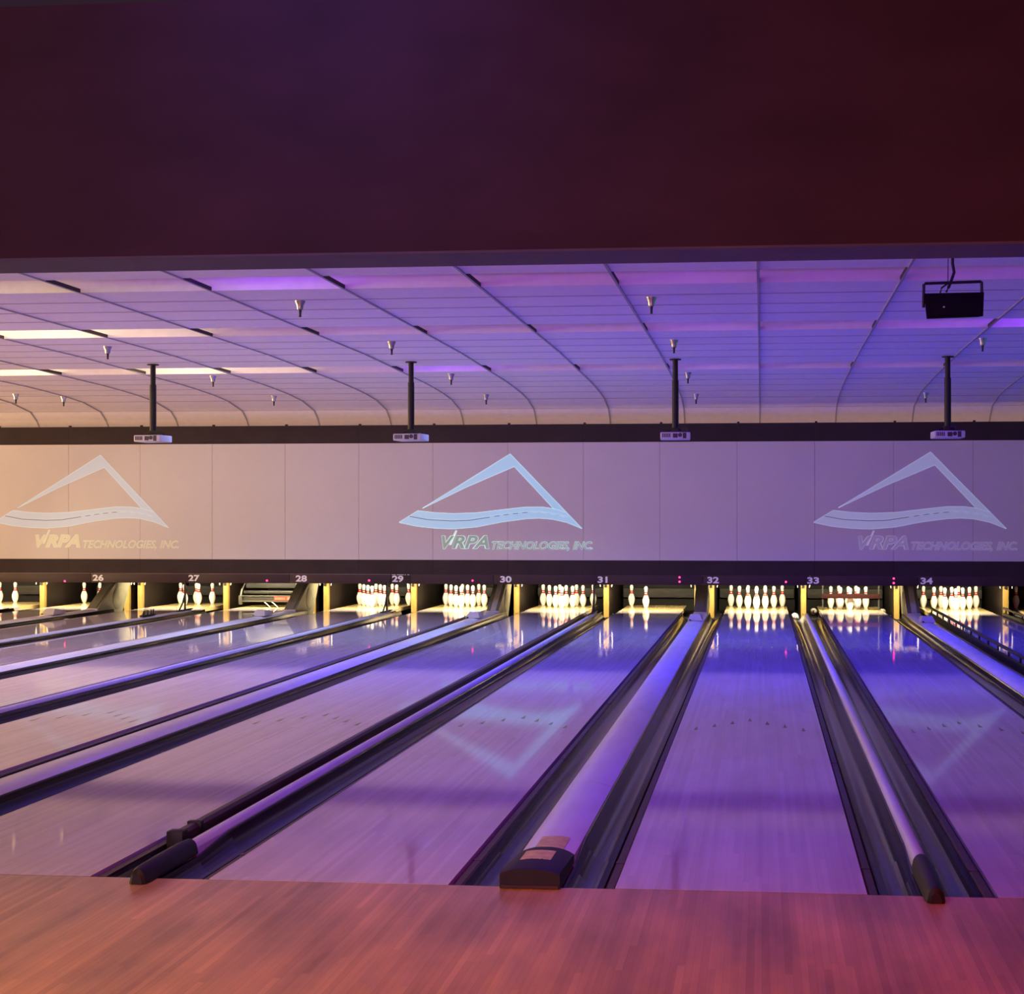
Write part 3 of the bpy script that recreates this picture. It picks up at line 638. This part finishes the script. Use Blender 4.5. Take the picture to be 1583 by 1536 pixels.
# ------------------------------------------------------------------ hanging things
for px, pt, lab in ((236.5, 562, 'white projector on a black ceiling pole above the leftmost logo'), (635.5, 557, 'white projector on a black ceiling pole left of the middle logo'), (1044, 554, 'white projector on a black ceiling pole above number 32'), (1465, 548, 'white projector on a black ceiling pole above the right-hand logo')):
    x, y, _ = on_plane(px, pt, Z=3.617); y = 17.70; x = on_plane(px, 640, Y=y)[0]; zt = ceil_z(y)
    r = thing('ceiling_projector', lab, 'projector', (x, y, zt), 'projectors on ceiling poles'); D = zt-2.60
    m_ = MB(); m_.lathe([(.034, -.27), (.034, 0)], 14); m_.lathe([(.042, -D+.09), (.042, -.27)], 14); m_.lathe([(.075, -.012), (.075, 0)], 16); m_.build('pole', M['blackmetal'], r)
    m_ = MB(); m_.box((-.13, -.10, -D+.065), (.13, .10, -D+.078)); m_.tube([(-.02, 0, -D+.12), (-.15, .05, -D+.075)], .012, 6); m_.tube([(.02, 0, -D+.12), (.15, .05, -D+.075)], .012, 6); m_.box((.08, -.1, -D+.078), (.16, -.08, -D+.13)); m_.box((-.05, -.05, -D+.07), (.05, .05, -D+.13), bev=.01); m_.build('mount', M['blackmetal'], r)
    m_ = MB(); m_.box((-.19, -.15, -D-.022), (.19, .15, -D+.066), bev=.014)
    b = m_.build('body', M['projwhite'], r); b.rotation_euler = (0, 0, -.12 if px < 800 else .06)
    m_ = MB()
    for i in range(5): m_.box((-.165+.022*i, -.154, -D+.0), (-.152+.022*i, -.149, -D+.05))
    m_.box((-.03, -.154, -D-.005), (.03, -.149, -D+.05)); m_.lathe([(.026, 0), (.026, .008)], 14, mtx=Matrix.Translation((.06, -.150, -D+.03)) @ Matrix.Rotation(PI/2, 4, 'X')); m_.box((.095, -.154, -D-.012), (.14, -.149, -D+.058)); m_.build('vent_grille', M['projdark'], b)
    m_ = MB(); m_.lathe([(.04, 0), (.045, .03), (.03, .035)], 16, mtx=Matrix.Translation((.09, .15, -D+.02)) @ Matrix.Rotation(-PI/2, 4, 'X')); m_.build('lens', M['projdark'], b)

spr = [(464, 465, 'nearest on the left, below the bright violet trough'), (1007, 459.5, 'nearest on the right half, high near the bulkhead'), (605.5, 528, 'above and left of the second projector pole'), (1042, 525.5, 'directly above the third projector pole'),
       (166.5, 535.5, 'left, below the long bright yellow trough'), (697.5, 578, 'right of the second projector pole, below violet light'), (1063.5, 575.5, 'just right of the third pole top'), (329.5, 581, 'below the short yellow light right of the first pole'),
       (423.5, 612, 'low, midway between first and second poles'), (751.5, 610, 'low, right of the second pole near the cove'), (1076, 609, 'low, right of the third pole near the cove'), (98.5, 613, 'low at the left near the cove'), (1431, 607, 'low, just left of the fourth pole'), (1519, 522.5, 'right of the speaker, above the fourth pole'), (24.5, 609, 'faint, nearest the left edge')]
sp0 = None
for px, py, lab in spr:
    z = 3.6
    for _ in range(25):
        x, y, z_ = on_plane(px, py, Z=z); z = .5*z+.5*ceil_z(y)
    x, y, _ = on_plane(px, py, Z=z)
    if sp0 is None:
        r = thing('sprinkler_head', '', 'sprinkler', group='ceiling sprinkler heads')
        m_ = MB(); m_.lathe([(.024, -.082), (.030, -.066), (.032, -.04), (.046, -.012), (.050, .004)], 18); m_.build('cup', M['metal'], r)
        m_ = MB(); m_.lathe([(.006, -.150), (.016, -.146), (.010, -.140), (.013, -.100), (.016, -.080)], 10); m_.build('nozzle', M['blackmetal'], r); sp0 = r
    else: r = copy_tree(sp0)
    r.location = (x, y, z-.002); r['label'] = 'chrome cupped sprinkler head, ' + lab

x, y, z = on_plane(1473.5, 472, Y=9.4); zc = ceil_z(9.4)
r = thing('hanging_speaker', 'black box speaker hanging in a metal yoke at upper right', 'speaker', (x, y, zc), rz=-.05)
dz = z-zc
m_ = MB(); vs = []
for yy, wx, z0, z1 in ((-.10, .184, -.095, .068), (.12, .172, -.070, .098)):
    vs += [(-wx+.006, yy, dz+z0), (wx, yy, dz+z0+.006), (wx+.006, yy, dz+z1), (-wx-.010, yy, dz+z1)]
m_.add(vs, [(0, 3, 2, 1), (4, 5, 6, 7), (0, 1, 5, 4), (1, 2, 6, 5), (2, 3, 7, 6), (3, 0, 4, 7)]); m_.build('cabinet', M['speaker'], r)
m_ = MB(); m_.box((-.155, -.108, dz-.08), (.172, -.100, dz+.055), bev=.004); g_ = m_.build('rear_panel', M['speaker'], r)
m_ = MB(); m_.box((-.075, -.112, dz-.030), (-.063, -.107, dz-.020)); m_.build('badge', M['box'], r)
m_ = MB(); m_.tube([(-.194, 0, dz-.01), (-.192, 0, dz+.145), (-.185, 0, dz+.150), (.178, 0, dz+.154), (.184, 0, dz+.150), (.188, 0, dz-.01)], .010, 8); m_.build('yoke', M['blackmetal'], r)
m_ = MB(); m_.tube([(0, 0, 0), (-.004, 0, dz+.28), (.006, 0, dz+.22), (-.012, 0, dz+.165), (-.03, 0, dz+.12), (-.045, 0, dz+.09)], .010, 8); m_.tube([(-.03, .0, dz+.15), (-.075, .02, dz+.12), (-.082, .03, dz+.09)], .006, 6); m_.build('cable', M['blackmetal'], r)
m_ = MB(); m_.tube([(-.032, 0, 0), (-.034, 0, dz+.152)], .003, 6); m_.build('safety_wire', M['blackmetal'], r)

# ------------------------------------------------------------------ light
def area(name, loc, target, sx, sy, power, col, spread=PI):
    l = bpy.data.lights.new(name, 'AREA'); l.shape = 'RECTANGLE'; l.size = sx; l.size_y = sy; l.energy = power; l.color = col[:3]; l.spread = spread
    o = bpy.data.objects.new(name, l); COL.objects.link(o); o.location = loc
    o.rotation_euler = (Vector(target)-Vector(loc)).to_track_quat('-Z', 'Y').to_euler(); return o
def spotl(name, loc, target, power, col, ang, blend=1, r=.1):
    l = bpy.data.lights.new(name, 'SPOT'); l.energy = power; l.color = col[:3]; l.spot_size = math.radians(ang); l.spot_blend = blend; l.shadow_soft_size = r
    o = bpy.data.objects.new(name, l); COL.objects.link(o); o.location = loc
    o.rotation_euler = (Vector(target)-Vector(loc)).to_track_quat('-Z', 'Y').to_euler(); return o
L = {'amber': (1.301, 0.492, 0.000), 'bulkhead_blue': (.640, .640, 4.300), 'cove': (0.137, 0.092, 0.051), 'fill_left': (0.743, 0.481, 0.221), 'fill_right': (0.000, 0.035, 0.052), 'lane_back_left': (0.250, 0.355, 0.807), 'lane_back_right': (0.000, 0.000, 0.882), 'lane_front_mid': (0.000, 0.000, 0.708), 'lane_front_right': (0.000, 0.000, 0.528), 'lane_near': (0.000, 0.000, 0.000), 'magenta': (0.000, 0.000, 1.422), 'rear_fill_left': (1.989, 1.131, 1.818), 'rear_fill_right': (1.233, 0.000, 0.000), 'red': (0.429, 0.000, 0.000), 'ceiling_fill_left': (0.154, 0.211, 0.000), 'ceiling_fill_mid': (0.223, 0.025, 0.398), 'ceiling_fill_right': (0.000, 0.000, 0.272), 'wash_a': (0.164, 0.000, 0.000), 'wash_b': (0.167, 0.227, 0.000), 'wash_c': (0.000, 0.009, 0.011), 'wash_d': (0.000, 0.000, 0.053), 'warm_left': (.800, .660, .360), 'lane_front_left': (0.300, 0.260, 0.450)}
def lit(g, kind, p, c, *args):
    q = L.get(g) if g != 'pit' else c
    if q is None or max(q) < .01: return
    m_ = max(q); c = tuple(v/m_ for v in q); p = p*m_
    return area(g, *args[:2], *args[2:4], p, c, *args[4:]) if kind == 'A' else spotl(g, *args[:2], p, c, *args[2:])
# fill lights added off both sides, standing in for the unseen hall
lit('fill_left', 'A', 1800, (1.0, .62, .66), (-19.0, 15, 2.0), (0, 15, 2.4), 15, 2.6)
lit('fill_right', 'A', 420, (.45, .36, 1.0), (6.5, 15, 1.9), (-4, 15, 2.2), 14, 2.6)
# unseen coloured spots added behind the bulkhead to brighten the masking and the lanes
for g, x, p, c in (('wash_a', -9, 420, (1, .52, .62)), ('wash_b', -5, 380, (.85, .45, .75)), ('wash_c', -1.5, 330, (.6, .36, .95)), ('wash_d', 2.5, 330, (.30, .24, 1.0))):
    lit(g, 'S', p, c, (x, 7.5, 3.3), (x, 20, 2.0), 75, 1, .15)
# hidden fill lights added behind the bulkhead to lift the dim ceiling
for g, x in (('ceiling_fill_left', -7.5), ('ceiling_fill_mid', -2.5), ('ceiling_fill_right', 2.5)):
    lit(g, 'A', 100, (.6, .4, .8), (x, 7.12, 2.98), (x, 15, 3.7), 4.5, .12)
# tubes over the lanes
for g, x, y, p in (('lane_front_right', 3.2, 14, 90), ('lane_front_right', .6, 14, 90), ('lane_front_mid', -2.0, 14, 90), ('lane_front_mid', -4.5, 14, 90), ('lane_front_left', -7.5, 14, 90), ('lane_front_left', -10, 14, 90),
                   ('lane_back_right', 2.5, 18.5, 90), ('lane_back_right', -.5, 18.5, 90), ('lane_back_left', -3.5, 18.5, 90), ('lane_back_left', -7, 18.5, 90), ('lane_near', 1, 9.5, 60), ('lane_near', -1.6, 9.5, 60), ('lane_near', -4.2, 9.5, 60)):
    lit(g, 'A', p, (.10, .08, 1.0), (x, y, 3.45), (x, y, 0), 1.2, .3, 2.2)
# pit lights over the pin decks
for k in range(24, 35):
    lit('pit', 'A', 68, (1, .84, .50), (LANE[k], 23.35, .70), (LANE[k], 24.3, .0), 1.0, .12)
# broad fill lights added behind the camera, standing in for an open concourse
lit('rear_fill_left', 'A', 120, (1, .4, .2), (-4.5, -2.3, 1.7), (-4.0, 6, 1.7), 4, 1.6)
lit('rear_fill_right', 'A', 120, (1, .2, .2), (2.5, -2.3, 1.7), (2.0, 6, 1.7), 4, 1.6)
# weak fill added behind the masking top to lighten the cove
lit('cove', 'A', 80, (1, .72, .30), (-4.5, 22.52, 2.75), (-4.5, 22.56, 3.4), 21, .08)
# warm light at the far left
lit('warm_left', 'S', 260, (1, .72, .30), (-14.6, 17.8, .70), (-9.4, 22.3, .42), 50, .6, .05)
# coloured spots over the approach
lit('amber', 'S', 210, (1, .50, .20), (-2.4, 3.4, 3.5), (-2.0, 4.6, 0), 80, 1, .1)
lit('red', 'S', 330, (1, .16, .16), (.9, 3.4, 3.5), (.6, 5.2, 0), 95, 1, .1)
lit('magenta', 'S', 150, (1, .22, .55), (-.6, 7.3, 3.25), (-.7, 7.5, 0), 110, 1, .1)
lit('bulkhead_blue', 'S', 14, (.35, .2, 1), (-2.2, 5.3, 4.4), (-2.0, 6.69, 3.9), 150, 1, .1)
# tubes inside the ceiling troughs
YEL, BLU, VIO = (1, .86, .45), (.22, .03, 1.0), (.20, .06, 1)
def trough(i, k, p, c):
    a, b = TROUGH[i]; x = -.03+1.2192*(k+.5)
    area('trough_tube', (x, a+.06, ceil_z(a)+.075), (x, b, ceil_z(a)+.06), 1.05, .03, p, c)
for i, k, p, c in ((0, -6, .8, YEL), (0, -4, 2.4, BLU), (0, -5, .15, VIO), (0, -3, .2, VIO), (0, -1, .35, VIO), (0, 1, .10, VIO), (0, 2, .9, VIO),
                   (1, -7, 5, YEL), (1, -8, 5, YEL), (1, -6, 1.6, YEL), (1, -4, .35, VIO), (1, -1, .5, VIO), (1, 1, .6, BLU), (1, 2, 3, BLU),
                   (2, -7, 5, YEL), (2, -6, 1.6, YEL), (2, -8, .4, YEL), (2, -9, 5, YEL), (2, -4, 2.2, BLU), (2, -1, .4, VIO), (2, 1, .15, VIO)):
    trough(i, k, p, c)

w = bpy.data.worlds.new('hall'); scn.world = w; w.use_nodes = True
w.node_tree.nodes['Background'].inputs[0].default_value = (.05, .025, .045, 1); w.node_tree.nodes['Background'].inputs[1].default_value = .5

# ------------------------------------------------------------------ camera
cd = bpy.data.cameras.new('camera'); cam = bpy.data.objects.new('camera', cd); COL.objects.link(cam)
cam.location = (0, 0, CAMH); cam.rotation_euler = (PI/2, 0, YAW)
cd.sensor_fit = 'HORIZONTAL'; cd.sensor_width = 36; cd.lens = 36*F_PX/1583
cd.shift_x = (791.5-CX)/1583; cd.shift_y = (CY-768)/1583
cd.clip_start = .05; cd.clip_end = 100
scn.camera = cam
vs_ = scn.view_settings
scn.display_settings.display_device = 'sRGB'
vs_.view_transform = 'Standard'; vs_.look = 'None'; vs_.gamma = 1; vs_.exposure = 0; vs_.use_curve_mapping = False
